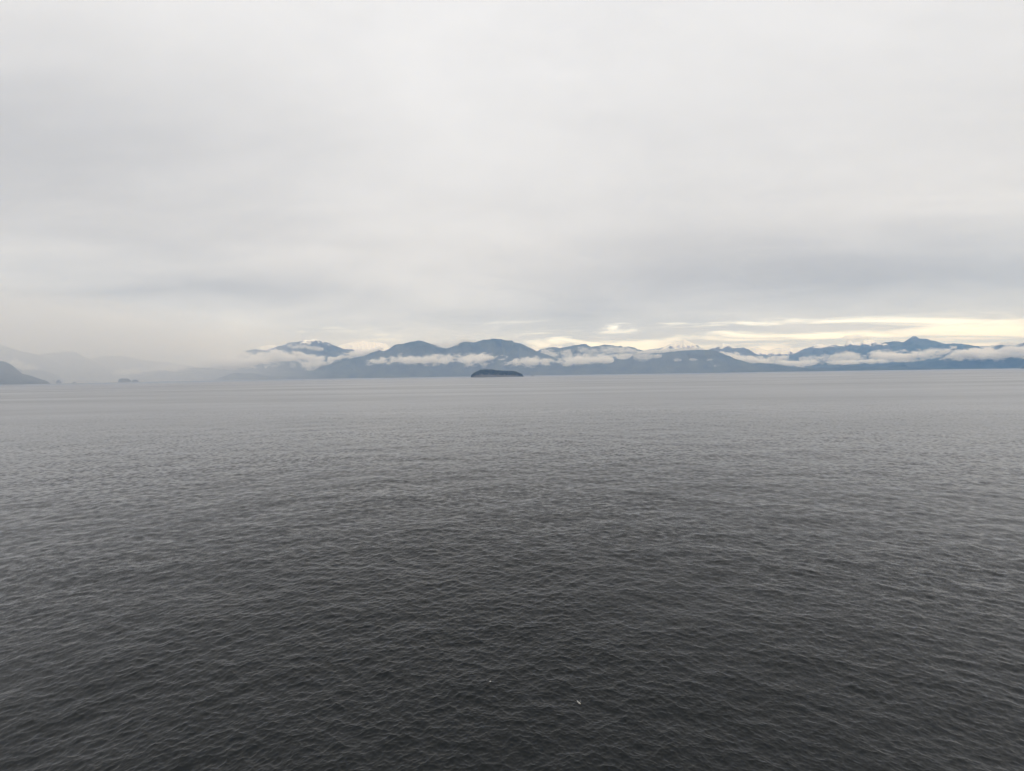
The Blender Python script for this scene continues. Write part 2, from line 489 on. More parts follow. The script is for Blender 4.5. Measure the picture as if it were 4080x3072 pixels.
mountain('mountain', 'long blue slope half hidden by the low cloud at far right',
         [(3180, 1473), (3230, 1460), (3300, 1455), (3400, 1452), (3500, 1450), (3603, 1446), (3646, 1442), (3701, 1435), (3738, 1424), (3769, 1404), (3793, 1394), (3824, 1388), (3861, 1391), (3892, 1381), (3916, 1386), (3941, 1389), (3969, 1378), (3990, 1374), (4015, 1377), (4046, 1378), (4080, 1368), (4200, 1350), (4400, 1340), (4550, 1345), (4800, 1380), (5000, 1450)],
         14.6*KM, 18.5*KM, seed=13, spur=0.2, jag=10)
mountain('mountain', 'blue ridge laced with thin cloud right of the double humped mountain',
         [(2060, 1430), (2110, 1408), (2157, 1393), (2184, 1386), (2206, 1385), (2225, 1387), (2252, 1384), (2279, 1378), (2306, 1375), (2328, 1370), (2339, 1374), (2354, 1381), (2373, 1381), (2392, 1378), (2417, 1376), (2441, 1377), (2452, 1381), (2474, 1380), (2484, 1387), (2503, 1383), (2525, 1385), (2539, 1391), (2558, 1395), (2585, 1406), (2640, 1425), (2700, 1445)],
         13.6*KM, 17.0*KM, seed=14, spur=0.35, wav=700, jag=10)
mountain('mountain', 'blue grey mountain with snow streaks near its top left of centre',
         [(760, 1500), (820, 1475), (860, 1455), (905, 1434), (943, 1417), (962, 1410), (984, 1399), (1003, 1394), (1030, 1393), (1057, 1396), (1084, 1388), (1111, 1379), (1127, 1377), (1152, 1365), (1165, 1365), (1187, 1366), (1206, 1358), (1220, 1354), (1236, 1356), (1254, 1350), (1265, 1353), (1287, 1361), (1308, 1366), (1330, 1376), (1352, 1384), (1371, 1391), (1395, 1391), (1417, 1395), (1444, 1403), (1500, 1420), (1580, 1445)],
         16.2*KM, 19.5*KM, ('streaked_slope', 1450, 300, 0.58), seed=15, spur=0.3, jag=12)
mountain('hill', 'dark blue knoll in front of the snow streaked mountain',
         [(1090, 1435), (1150, 1408), (1179, 1394), (1198, 1387), (1224, 1381), (1246, 1388), (1270, 1394), (1300, 1402), (1340, 1420), (1400, 1445)],
         15.4*KM, 16.6*KM, seed=16)
mountain('mountain', 'blue pointed mountain with snow tips between two snow ranges at right',
         [(2740, 1432), (2790, 1410), (2832, 1391), (2850, 1384), (2866, 1376), (2880, 1368.5), (2891, 1372), (2896, 1370), (2904, 1373), (2918, 1381), (2945, 1386), (2964, 1385), (2980, 1391), (3002, 1403), (3026, 1417), (3048, 1430), (3100, 1452)],
         18.5*KM, 22.0*KM, ('tipped_slope', 1130, 130, 0.95), seed=17, jag=22)
mountain('mountain', 'long blue mountain with snow speckled crest at right, its top in cloud',
         [(3040, 1460), (3110, 1433), (3148, 1417), (3175, 1403), (3203, 1390), (3230, 1383), (3243, 1377), (3257, 1371), (3270, 1372), (3289, 1377), (3311, 1372), (3333, 1373), (3352, 1375), (3365, 1377), (3373, 1361), (3383, 1356), (3392, 1358), (3396, 1368), (3414, 1365), (3433, 1363), (3437, 1355), (3446, 1353), (3458, 1355), (3471, 1354), (3486, 1360), (3504, 1368), (3530, 1372), (3580, 1390), (3640, 1420)],
         20.0*KM, 25.5*KM, ('speckled_crest', 1180, 170, 0.92), seed=18, jag=28)
mountain('mountain', 'blue mountain with a domed rock peak and snow shoulder at right',
         [(3380, 1440), (3440, 1400), (3480, 1378), (3504, 1369), (3532, 1364), (3554, 1361), (3575, 1362), (3600, 1364), (3609, 1357), (3627, 1346), (3637, 1338), (3643, 1335.6), (3650, 1338), (3661, 1347), (3677, 1351), (3695, 1350), (3707, 1355), (3726, 1358), (3744, 1364), (3769, 1369), (3793, 1368), (3824, 1371), (3855, 1372), (3880, 1378), (3938, 1379), (3984, 1376), (4015, 1374), (4046, 1372), (4080, 1366), (4200, 1350), (4400, 1345), (4550, 1350), (4800, 1390), (5000, 1450)],
         21.0*KM, 26.5*KM, ('domed_peak', 1500, 300, 0.55), seed=19, jag=20)
# far snow ranges
mountain('mountain', 'far low range white with snow in the gap between blue mountains',
         [(2930, 1430), (2960, 1400), (2983, 1389), (3002, 1384), (3018, 1382), (3034, 1387), (3056, 1393), (3072, 1394), (3089, 1388), (3121, 1384.5), (3148, 1386), (3175, 1387), (3203, 1391), (3260, 1405), (3330, 1430)],
         27.0*KM, 31.0*KM, ('snow_range', 1150, 260, 1.1), seed=20, jag=22, spur=0.4, wav=1100)
mountain('mountain', 'pyramid shaped snow peak above the flat mist right of centre',
         [(2520, 1420), (2571, 1395), (2620, 1388), (2653, 1381), (2666, 1371), (2693, 1366), (2707, 1364), (2718, 1358), (2723, 1353), (2731, 1353.5), (2745, 1361), (2761, 1369), (2777, 1379), (2791, 1387), (2807, 1394), (2860, 1420)],
         26.0*KM, 30.0*KM, ('snow_pyramid', 1500, 380, 0.5), seed=21, jag=18, spur=0.4, wav=1100)
mountain('mountain', 'tiny far snow peaks in the notch right of the double humped mountain',
         [(2060, 1420), (2100, 1395), (2113, 1384), (2127, 1376), (2138, 1381), (2154, 1390), (2168, 1389), (2189, 1381), (2214, 1374), (2225, 1380), (2238, 1377), (2252, 1383), (2290, 1400), (2340, 1420)],
         27.0*KM, 31.0*KM, ('snow_notch', 1300, 380, 1.1), seed=22, jag=14, spur=0.35)
mountain('mountain', 'bright snow covered mountain with a dark rock spike left of centre',
         [(1290, 1420), (1330, 1390), (1346, 1378), (1368, 1369), (1390, 1366), (1411, 1364), (1433, 1361), (1450, 1359), (1456, 1357), (1463, 1362), (1471, 1362), (1512, 1365), (1536, 1370), (1552, 1384), (1590, 1410)],
         26.0*KM, 30.0*KM, ('bright_snow', 1400, 450, 0.85), seed=23, jag=16, spur=0.4, wav=900)
mountain('mountain', 'small pale snow slope peeping behind the snow streaked mountain',
         [(960, 1430), (1000, 1400), (1021, 1387), (1040, 1380), (1057, 1376), (1078, 1374), (1100, 1377), (1140, 1390), (1190, 1420)],
         26.0*KM, 30.0*KM, ('pale_snow', 1400, 350, 1.0), seed=24, jag=14, spur=0.35)

# ------------------------------------------------------------------ wooded islands
def tree_material(name):
    m, n = new_mat(name)
    geo = n.new('ShaderNodeNewGeometry')
    r = geo.outputs['Random Per Island']
    col = n.mix(r, (0.014, 0.021, 0.015), (0.075, 0.078, 0.055))
    p = n.new('ShaderNodeBsdfPrincipled')
    n.put(p.inputs['Base Color'], col)
    p.inputs['Roughness'].default_value = 0.9
    p.inputs['Specular IOR Level'].default_value = 0.1
    o = n.new('ShaderNodeOutputMaterial')
    m.node_tree.links.new(p.outputs[0], o.inputs['Surface'])
    return m
TREES = tree_material('conifer_needles')

def rock_material(name='shore_rock'):
    m, n = new_mat(name)
    pos = n.new('ShaderNodeNewGeometry').outputs['Position']
    a = n.noise(pos, 0.12, 5, 0.6)
    z = n.xyz(pos)[2]
    col = n.mix(n.step(a, 0.35, 0.65), (0.07, 0.07, 0.065), (0.17, 0.165, 0.15))
    col = n.mix(n.step(z, 0.4, 1.6), (0.035, 0.035, 0.03), col)
    p = n.new('ShaderNodeBsdfPrincipled'); n.put(p.inputs['Base Color'], col)
    p.inputs['Roughness'].default_value = 0.85
    o = n.new('ShaderNodeOutputMaterial'); m.node_tree.links.new(p.outputs[0], o.inputs['Surface'])
    return m
ROCK = rock_material()

def island(name, label, flabel, pts, dist, base_y, tree_h, n_trees, depth_ratio=0.45, seed=0):
    """an island whose treetop outline runs through pts; rock core plus conifers standing on it"""
    rg = np.random.default_rng(100+seed)
    cx = 0.5*(pts[0][0]+pts[-1][0])
    a0, _ = px_dir(cx, base_y)
    aa, tt = zip(*[px_dir(px, py) for px, py in pts])
    U = dist*np.tan(np.array(aa)-a0)                               # metres along the island
    H = CAM_H+dist/np.cos(np.array(aa)-a0)*np.array(tt)
    half = 0.5*(U[-1]-U[0]); mid = 0.5*(U[-1]+U[0])
    top = lambda u: np.interp(u, U, H)
    nu, nv = 60, 26
    u = np.linspace(-1.0, 1.0, nu); v = np.linspace(-1, 1, nv)
    UU, VV = np.meshgrid(u, v, indexing='ij')
    wob = 1+0.12*fbm(UU*2.5+seed, VV*2.5, 3)
    width = half*depth_ratio*np.sqrt(np.clip(1-UU**2, 0.0, 1))**0.8*wob
    xx = UU*half*1.015+mid; yy = VV*np.maximum(width, 2.0)
    gh = np.clip(top(xx)-tree_h*0.92, 2.2, None)
    edge = np.clip(1-np.abs(VV)**4, 0, 1)*np.clip((1-np.abs(UU))*14, 0, 1)
    zz = 2.6*np.clip(edge*5, 0, 1)+(gh-2.2)*edge**0.7*0.97+fbm(xx/9+seed, yy/9, 3)*0.9*np.clip(edge*4, 0, 1)-0.8
    V = np.stack([xx, yy, zz], -1).reshape(-1, 3)
    core = mesh_obj(name, V, grid_faces(nu, nv), ROCK)
    R = Matrix.Rotation(-a0, 4, 'Z')
    M = Matrix.Translation((dist*math.sin(a0), dist*math.cos(a0), 0)) @ R
    core.matrix_world = M
    tag(core, label, kind='structure')
    verts, faces = [], []
    k = 7
    ang = np.arange(k)/k*2*math.pi
    cnt = 0
    while cnt < n_trees:
        a = rg.uniform(-0.985, 0.985); b = rg.uniform(-0.96, 0.96)
        i = (a+1)/2*(nu-1); j = (b+1)/2*(nv-1)
        i0 = int(i); j0 = int(j)
        px_, py_, pz_ = xx[i0, j0]+(i-i0)*half*2/(nu-1), yy[i0, j0]+rg.uniform(-3, 3), zz[i0, j0]
        if zz[i0, j0] < 1.2: continue
        room = top(px_)-pz_
        th = min(max(room, 3.0), tree_h*1.1)*rg.uniform(0.62, 1.0)**0.7
        if rg.random() < 0.10: th *= rg.uniform(1.1, 1.35)
        w = th*rg.uniform(0.15, 0.22)+0.6
        base = len(verts)
        lv = ((0.04, 0.55), (0.18, 1.0), (0.45, 0.74), (0.50, 0.86), (0.75, 0.36), (0.78, 0.42))
        for (fz, fr) in lv:
            rr = w*fr*rg.uniform(0.8, 1.2, k)
            for q in range(k):
                verts.append((px_+rr[q]*math.cos(ang[q]), py_+rr[q]*math.sin(ang[q]), pz_-0.3+th*fz+rg.uniform(-0.02, 0.02)*th))
        verts.append((px_, py_, pz_+th))
        tipi = len(verts)-1
        for l in range(len(lv)-1):
            for q in range(k):
                q2 = (q+1) % k
                p0 = base+l*k+q; p1 = base+l*k+q2
                faces.append((p0, p1, p1+k)); faces.append((p0, p1+k, p0+k))
        for q in range(k):
            faces.append((base+(len(lv)-1)*k+q, base+(len(lv)-1)*k+(q+1) % k, tipi))
        cnt += 1
    f = mesh_obj('forest', np.array(verts), np.array(faces), TREES, smooth=False)
    f.matrix_world = M
    tag(f, flabel, 'forest', kind='stuff')

island('island', 'rock shore of the dark wooded island standing in the middle of the water',
       'dense dark conifer forest covering the island in the middle of the water',
       [(1876, 1499), (1878, 1493), (1885, 1487), (1893, 1482), (1905, 1477), (1912, 1473), (1925, 1471.5), (1940, 1471), (1953, 1471.5), (1965, 1472), (1975, 1474), (1990, 1476), (2010, 1477), (2030, 1477), (2045, 1478), (2060, 1482), (2070, 1486), (2079, 1489), (2081, 1494), (2084, 1498.5), (2088, 1499)],
       5300.0, 1502, 24.0, 2600, seed=1)
island('islet', 'rock shore of the tiny round islet off the left headland',
       'pale clump of trees covering the tiny round islet off the left headland',
       [(223, 1523), (225, 1518), (228, 1515), (233, 1513.5), (238, 1514.5), (241, 1518), (243, 1523)],
       8600.0, 1525, 26.0, 170, 0.7, seed=2)
island('islet', 'rock shore of the larger left islet of the wooded pair',
       'pale trees covering the larger left islet of the wooded pair',
       [(471, 1519), (474, 1512), (480, 1508.5), (488, 1507.5), (496, 1509), (504, 1507.5), (512, 1509), (518, 1513), (521, 1518)],
       9000.0, 1520, 30.0, 420, 0.5, seed=3)
island('islet', 'rock shore of the smaller right islet of the wooded pair',
       'pale trees covering the smaller right islet of the wooded pair',
       [(525, 1518), (529, 1514), (536, 1512), (543, 1512), (548, 1515), (551, 1518)],
       9100.0, 1520, 22.0, 200, 0.5, seed=4)

def rock_reef(name, label, pts, dist, base_y, seed):
    cx = 0.5*(pts[0][0]+pts[-1][0])
    a0, _ = px_dir(cx, base_y)
    aa, tt = zip(*[px_dir(px, py) for px, py in pts])
    U = dist*np.tan(np.array(aa)-a0); H = np.maximum(CAM_H+dist*np.array(tt), 0.6)
    nu, nv = 40, 16
    u = np.linspace(U[0]-2, U[-1]+2, nu); v = np.linspace(-1, 1, nv)
    UU, VV = np.meshgrid(u, v, indexing='ij')
    prof = np.clip(1-VV**2, 0, 1)**0.7
    end = np.clip(np.minimum(UU-u[0], u[-1]-UU)/4, 0, 1)
    zz = np.interp(UU, U, H)*prof*end*(1+0.25*fbm(UU/5+seed, VV*3, 4))-0.8
    V = np.stack([UU, VV*14*(1+0.3*fbm(UU/10, VV, 2)), zz], -1).reshape(-1, 3)
    o = mesh_obj(name, V, grid_faces(nu, nv), ROCK)
    o.matrix_world = Matrix.Translation((dist*math.sin(a0), dist*math.cos(a0), 0)) @ Matrix.Rotation(-a0, 4, 'Z')
    tag(o, label, kind='structure')
rock_reef('rock_reef', 'low bare rock reef just right of the wooded island', [(2115, 1498.5), (2118, 1497.6), (2122, 1496.9), (2125, 1497.4), (2129, 1498.4), (2136, 1499.0)], 6000.0, 1500, 1)
rock_reef('rock_reef', 'small low rock right of the tiny round islet', [(289, 1523.5), (294, 1521.5), (298, 1520.8), (301, 1522.4), (305, 1523.4)], 8400.0, 1524, 2)

# ------------------------------------------------------------------ sea birds and whitecaps
def plain_material(name, c1, c2, scale, rough=0.7):
    m, n = new_mat(name)
    oc = n.new('ShaderNodeTexCoord').outputs['Object']
    p = n.new('ShaderNodeBsdfPrincipled')
    n.put(p.inputs['Base Color'], n.mix(n.step(n.noise(oc, scale, 4), 0.35, 0.65), c1, c2))
    p.inputs['Roughness'].default_value = rough
    o = n.new('ShaderNodeOutputMaterial'); m.node_tree.links.new(p.outputs[0], o.inputs['Surface'])
    return m
WHITE_F = plain_material('white_feathers', (0.56, 0.56, 0.55), (0.66, 0.66, 0.65), 30)
GREY_F = plain_material('grey_feathers', (0.05, 0.052, 0.055), (0.09, 0.092, 0.095), 25)
DARK_F = plain_material('dark_feathers', (0.012, 0.012, 0.013), (0.03, 0.03, 0.03), 25)
BILL = plain_material('yellow_bill', (0.55, 0.38, 0.08), (0.60, 0.42, 0.10), 40)
FOAM = plain_material('foam', (0.22, 0.23, 0.24), (0.45, 0.46, 0.46), 6, 0.9)

def loft(rings):
    """rings of (centre, half width, half height) along local x -> verts, faces of a closed rounded body"""
    k = 12; vs = []; fc = []
    for (x, z, w, h) in rings:
        for q in range(k):
            t = 2*math.pi*q/k
            vs.append((x, w*math.cos(t), z+h*math.sin(t)))
    for i in range(len(rings)-1):
        for q in range(k):
            q2 = (q+1) % k
            fc.append((i*k+q, i*k+q2, (i+1)*k+q2)); fc.append((i*k+q, (i+1)*k+q2, (i+1)*k+q))
    a, b = len(vs), len(vs)+1
    vs += [(rings[0][0], 0, rings[0][1]), (rings[-1][0], 0, rings[-1][1])]
    for q in range(k):
        fc.append((a, (q+1) % k, q)); fc.append((b, (len(rings)-1)*k+q, (len(rings)-1)*k+(q+1) % k))
    return np.array(vs, float), np.array(fc)

def wing(side, span, lift, fold):
    """a bird's wing with thickness, bent at the wrist"""
    vs = []; fc = []; k = 8
    secs = ((0.0, 0.02, 0.075, 0.0), (0.25, 0.035, 0.085, 0.5), (0.48, 0.05, 0.075, 1.0), (0.75, 0.01, 0.05, 1.05), (0.95, -0.05, 0.022, 0.9), (1.0, -0.075, 0.006, 0.85))
    for (f, x, c, l) in secs:
        for q in range(k):
            t = 2*math.pi*q/k
            vs.append((x-fold*f*f*0.25+c*math.cos(t), side*(0.03+span*f), 0.03+lift*l+0.010*(1.2-f)*math.sin(t)))
    for i in range(len(secs)-1):
        for q in range(k):
            q2 = (q+1) % k
            fc.append((i*k+q, i*k+q2, (i+1)*k+q2)); fc.append((i*k+q, (i+1)*k+q2, (i+1)*k+q))
    return np.array(vs, float), np.array(fc)

def bird_root(name, label, loc, rot, cat='bird'):
    o = bpy.data.objects.new(name, None); C.objects.link(o)
    o.location = loc; o.rotation_euler = rot
    tag(o, label, cat)
    return o

GULL_RINGS = ((-0.27, 0.02, 0.035, 0.004), (-0.20, 0.015, 0.032, 0.010), (-0.14, 0.005, 0.035, 0.030), (-0.05, 0.0, 0.055, 0.052), (0.05, 0.0, 0.058, 0.056),
              (0.12, 0.012, 0.042, 0.044), (0.155, 0.03, 0.030, 0.033), (0.19, 0.042, 0.033, 0.036), (0.22, 0.042, 0.027, 0.028), (0.235, 0.040, 0.012, 0.012))
# flying low over the water towards the lower right
p = on_water(2306, 2805)
gp = p*0.985; gp.z = CAM_H*0.015+0.1
gull = bird_root('gull', 'white gull gliding low over the dark water in the foreground', gp, (math.radians(-14), math.radians(4), math.radians(-58)))
gull.scale = (0.78, 0.78, 0.78)
v, f = loft(GULL_RINGS)
mesh_obj('body', v, f, WHITE_F, parent=gull)
for sd in (-1, 1):
    v, f = wing(sd, 0.42, 0.05, 1.0)
    mesh_obj('wing', v, outward(v, f), GREY_F, parent=gull)
v, f = loft(((0.225, 0.038, 0.010, 0.011), (0.255, 0.036, 0.008, 0.009), (0.278, 0.030, 0.002, 0.003)))
mesh_obj('bill', v, f, BILL, parent=gull)

# a dark diving bird afloat
p = on_water(1946, 2732)
p.z = sea_height(p.x, p.y)+0.10
duck = bird_root('seabird', 'small dark seabird with pale head afloat left of the white gull', p, (0, 0, math.radians(25)))
v, f = loft(((-0.19, 0.05, 0.010, 0.006), (-0.14, 0.04, 0.045, 0.030), (-0.05, 0.02, 0.075, 0.055), (0.05, 0.02, 0.075, 0.060), (0.11, 0.04, 0.050, 0.050), (0.14, 0.09, 0.026, 0.030)))
mesh_obj('body', v, f, DARK_F, parent=duck)
v, f = loft(((0.12, 0.10, 0.014, 0.016), (0.145, 0.125, 0.034, 0.034), (0.175, 0.130, 0.034, 0.036), (0.20, 0.125, 0.018, 0.018), (0.245, 0.115, 0.005, 0.006)))
mesh_obj('head', v, f, WHITE_F, parent=duck)

def whitecap(label, px, py, length, turn, seed):
    """a small tumbling crest of foam"""
    p = on_water(px, py)
    rg = np.random.default_rng(seed)
    nu, nv = 22, 7
    u = np.linspace(-1, 1, nu); v = np.linspace(-1, 1, nv)
    U, V = np.meshgrid(u, v, indexing='ij')
    w = 0.16*length*np.clip(1-U**2, 0.02, 1)**0.6*(1+0.5*fbm(U*3+seed, V*0+seed, 3))
    x = U*length/2; y = V*w+0.10*length*np.sin(U*2.2+seed)
    z = np.zeros_like(x)
    for i in range(nu):
        for j in range(nv):
            c, s_ = math.cos(turn), math.sin(turn)
            z[i, j] = sea_height(p.x+x[i, j]*c-y[i, j]*s_, p.y+x[i, j]*s_+y[i, j]*c) if p.length < 150 else 0.0
    z += (1-V**2)*0.10*min(length, 1.5)*np.clip(1-U**2, 0, 1)*(1+0.6*fbm(U*6+seed, V*4, 3))+0.01
    o = mesh_obj('whitecap', np.stack([x, y, z], -1).reshape(-1, 3), grid_faces(nu, nv), FOAM)
    o.location = (p.x, p.y, 0); o.rotation_euler = (0, 0, turn)
    tag(o, label, 'wave', 'small breaking crests')
whitecap('tiny white breaking crest on the water left of centre', 1158, 1971, 0.8, 0.35, 3)
whitecap('tiny pale breaking crest near the left edge of the water', 116, 2467, 0.4, 0.9, 5)
whitecap('distant white fleck of foam below the wooded islet pair', 537, 1553, 4.0, 0.1, 8)

# ------------------------------------------------------------------ haze and low clouds
def cloud_bank(name, label, prof, dist, depth, dens=0.02, rag=0.55, cell=260.0, seed=0.0, soft=0.40, taper=0.14, steprate=0.12):
    """prof: (photo x, top y, bottom y) along the bank; a slab of real depth standing dist away"""
    sc = far(dist)/dist
    dist, depth, cell = dist*sc, depth*sc, cell*sc
    dens /= sc
    xm = 0.5*(prof[0][0]+prof[-1][0])
    a0, _ = px_dir(xm, 1420)
    us, zt, zb = [], [], []
    for (px, ty, by) in prof:
        a, t1 = px_dir(px, ty); _, t2 = px_dir(px, by)
        r = dist/math.cos(a-a0)
        us.append(dist*math.tan(a-a0)); zt.append(CAM_H+r*t1); zb.append(CAM_H+r*t2)
    us = np.array(us); zt = np.array(zt); zb = np.array(zb)
    z0 = zb.min(); zs = max(zt.max()-z0, 1.0)
    L = us[-1]-us[0]
    thick = float(np.mean(zt-zb))
    amp = rag*thick
    m, n = new_mat(name)
    oc = n.new('ShaderNodeTexCoord').outputs['Object']
    x, y, z = n.xyz(oc)
    uu = n.mul(n.sub(x, float(us[0])), 1.0/L)
    ramp = n.new('ShaderNodeValToRGB'); cr = ramp.color_ramp
    pts = list(zip((us-us[0])/L, (zb-z0)/zs, (zt-z0)/zs))[:32]
    cr.elements[0].position = 0.0; cr.elements[-1].position = 1.0
    for (pu, b, t) in pts[1:-1]:
        cr.elements.new(float(pu))
    for e, (pu, b, t) in zip(cr.elements, pts):
        e.color = (float(b), float(t), 0, 1)
    n.put(ramp.inputs[0], uu)
    rc = n.new('ShaderNodeSeparateColor'); n.put(rc.inputs[0], ramp.outputs[0])
    bot, topz = rc.outputs[0], rc.outputs[1]
    zz = n.mul(n.sub(z, float(z0)), 1.0/zs)
    pv = n.vm('ADD', n.vm('MULTIPLY', oc, (0.75, 1.0, 1.35)), (seed*331.0, seed*177.0, 0.0))
    nz = n.noise(pv, 1.7/cell, 5, 0.62)
    nb = n.noise(pv, 0.45/cell, 2, 0.5)
    q = n.add(n.mul(n.sub(nz, 0.5), 3.4), n.mul(n.sub(nb, 0.5), 2.6))           # about -1 .. 1
    th = n.m('MAXIMUM', n.sub(topz, bot), 0.02)
    w = n.m('DIVIDE', n.sub(zz, bot), th)                                       # 0 at the base, 1 at the top
    du = n.sub(1.0, n.m('ABSOLUTE', n.sub(n.mul(w, 2.0), 1.0)))                 # 0 at edges, 1 in the middle
    yv = n.mul(y, 1.0/depth)
    side = n.sub(1.0, n.mul(yv, yv))
    endf = n.m('MINIMUM', n.m('MINIMUM', n.mul(uu, 1.0/taper), n.mul(n.sub(1.0, uu), 1.0/taper)), 1.0)
    shape = n.add(n.m('MINIMUM', n.m('MINIMUM', n.mul(du, 1.1), side), endf), n.mul(q, rag*3.6+0.25), -0.34)
    body = n.step(shape, 0.0, soft*2.0)
    hull = n.m('MINIMUM', n.m('MAXIMUM', n.mul(endf, 6.0), 0.0), 1.0)
    density = n.mul(body, hull, n.step(nz, 0.3, 0.6, 0.4, 1.0), dens*0.6)
    pvn = n.new('ShaderNodeVolumePrincipled')
    pvn.inputs['Color'].default_value = (1.0, 0.997, 0.995, 1)
    pvn.inputs['Anisotropy'].default_value = 0.0
    n.put(pvn.inputs['Density'], density)
    o_ = n.new('ShaderNodeOutputMaterial')
    m.node_tree.links.new(pvn.outputs[0], o_.inputs['Volume'])
    m.cycles.volume_step_rate = steprate
    # hull
    nu, k = 36, 12
    uu_ = np.linspace(0, 1, nu)
    mar = thick*0.55
    ut = np.interp(uu_*L+us[0], us, zt)+mar; ub = np.interp(uu_*L+us[0], us, zb)-mar*0.8
    capf = np.sqrt(np.clip(1-(2*uu_-1)**2, 0, 1))**0.35
    vs = []
    for i in range(nu):
        zc = 0.5*(ut[i]+ub[i]); hh = 0.5*(ut[i]-ub[i])*max(capf[i], 0.02)
        for q_ in range(k):
            t = 2*math.pi*q_/k
            c_, s_ = math.cos(t), math.sin(t)
            vs.append((us[0]+uu_[i]*L, depth*max(capf[i], 0.02)*math.copysign(abs(c_)**0.6, c_), zc+hh*math.copysign(abs(s_)**0.6, s_)))
    fc = grid_faces(nu, k, wrap=True).tolist()
    vs.append((us[0]-1, 0, 0.5*(ut[0]+ub[0]))); vs.append((us[-1]+1, 0, 0.5*(ut[-1]+ub[-1])))
    e0, e1 = len(vs)-2, len(vs)-1
    tri = []
    for q_ in range(k):
        tri.append((e0, q_, (q_+1) % k)); tri.append((e1, (nu-1)*k+(q_+1) % k, (nu-1)*k+q_))
    for f in fc:
        tri.append((f[0], f[2], f[1])); tri.append((f[0], f[3], f[2]))
    o = mesh_obj(name, np.array(vs), outward(vs, tri), m, smooth=False)
    o.matrix_world = Matrix.Translation((dist*math.sin(a0), dist*math.cos(a0), 0)) @ Matrix.Rotation(-a0, 4, 'Z')
    tag(o, label, 'cloud', 'low clouds lying along the mountains')
    return o

cloud_bank('cloud_bank', 'long white cloud bank across the front of the double humped mountain',
           [(1440, 1440, 1452), (1460, 1434, 1456), (1498, 1428, 1459), (1553, 1424, 1457), (1607, 1413, 1451), (1675, 1411, 1454), (1742, 1411, 1458), (1804, 1408, 1456), (1872, 1402, 1451), (1924, 1401, 1447), (1967, 1407, 1445), (2000, 1412, 1436), (2030, 1422, 1432)],
           11300.0, 330.0, 0.03, 0.30, 240.0, 1.0)
cloud_bank('cloud_bank', 'white cloud bank right of the wooded island along the blue ridge foot',
           [(1985, 1444, 1456), (2021, 1440, 1458), (2062, 1427, 1458), (2103, 1419, 1458), (2157, 1430, 1456), (2211, 1427, 1453), (2265, 1422, 1453), (2310, 1424, 1450), (2354, 1420, 1447), (2408, 1424, 1445), (2450, 1432, 1443)],
           11200.0, 300.0, 0.03, 0.42, 220.0, 2.0)
cloud_bank('cloud_bank', 'slanting cloud between the double humped mountain and the blue ridge',
           [(2150, 1394, 1408), (2185, 1393, 1420), (2230, 1396, 1432), (2280, 1400, 1436), (2340, 1404, 1438), (2410, 1412, 1440), (2470, 1418, 1440)],
           13700.0, 330.0, 0.014, 0.62, 210.0, 3.0)
cloud_bank('cloud_bank', 'flat mist lying behind the broad low hill below the pyramid snow peak',
           [(2440, 1416, 1440), (2503, 1402, 1434), (2544, 1393, 1414), (2600, 1391, 1410), (2660, 1386, 1408), (2707, 1383, 1404), (2761, 1384, 1400), (2815, 1391, 1400)],
           14200.0, 420.0, 0.02, 0.18, 330.0, 4.0, soft=0.35)
cloud_bank('cloud_bank', 'very long flat cloud bank under the blue mountains at right',
           [(2860, 1394, 1412), (2904, 1406, 1428), (2958, 1424, 1444), (3013, 1428, 1452), (3094, 1430, 1458), (3148, 1432, 1462), (3189, 1432, 1465), (3257, 1431, 1456), (3365, 1433, 1455), (3450, 1430, 1451), (3554, 1427, 1449), (3640, 1424, 1446), (3720, 1418, 1440)],
           15400.0, 420.0, 0.03, 0.26, 320.0, 5.0)
cloud_bank('cloud_bank', 'puffy cloud climbing the slope under the domed rock peak',
           [(3440, 1416, 1440), (3490, 1404, 1440), (3554, 1404, 1440), (3615, 1406, 1442), (3677, 1396, 1440), (3738, 1396, 1432), (3784, 1384, 1412), (3818, 1381, 1390)],
           18200.0, 380.0, 0.018, 0.55, 280.0, 6.0)
cloud_bank('cloud_bank', 'thick white cloud bank against the long blue slope at far right',
           [(3730, 1424, 1436), (3800, 1404, 1436), (3861, 1397, 1436), (3923, 1394, 1434), (3984, 1388, 1438), (4030, 1378, 1438), (4080, 1378, 1436), (4150, 1380, 1434), (4250, 1390, 1434)],
           15500.0, 400.0, 0.03, 0.40, 300.0, 7.0)
cloud_bank('cloud_bank', 'large ragged white cloud under the snow streaked mountain',
           [(740, 1460, 1474), (780, 1448, 1474), (813, 1436, 1472), (867, 1424, 1470), (921, 1414, 1472), (975, 1413, 1464), (1030, 1405, 1458), (1084, 1393, 1456), (1125, 1403, 1448), (1165, 1405, 1444), (1206, 1406, 1466), (1240, 1410, 1472), (1281, 1417, 1456), (1330, 1424, 1450)],
           13100.0, 420.0, 0.024, 0.50, 300.0, 8.0)
cloud_bank('cloud_bank', 'white cloud rising behind the left shoulder of the double humped mountain',
           [(1300, 1422, 1446), (1336, 1414, 1442), (1363, 1404, 1438), (1390, 1398, 1434), (1417, 1393, 1428), (1444, 1392, 1422), (1471, 1390, 1412), (1498, 1386, 1402), (1530, 1384, 1394)],
           14600.0, 380.0, 0.03, 0.36, 250.0, 9.0)
cloud_bank('cloud_bank', 'soft cloud capping the saddle of the double humped mountain',
           [(1720, 1368, 1380), (1748, 1362, 1388), (1780, 1360, 1394), (1815, 1356, 1386), (1850, 1352, 1366), (1900, 1352, 1362)],
           13200.0, 420.0, 0.012, 0.35, 330.0, 10.0, soft=0.45)
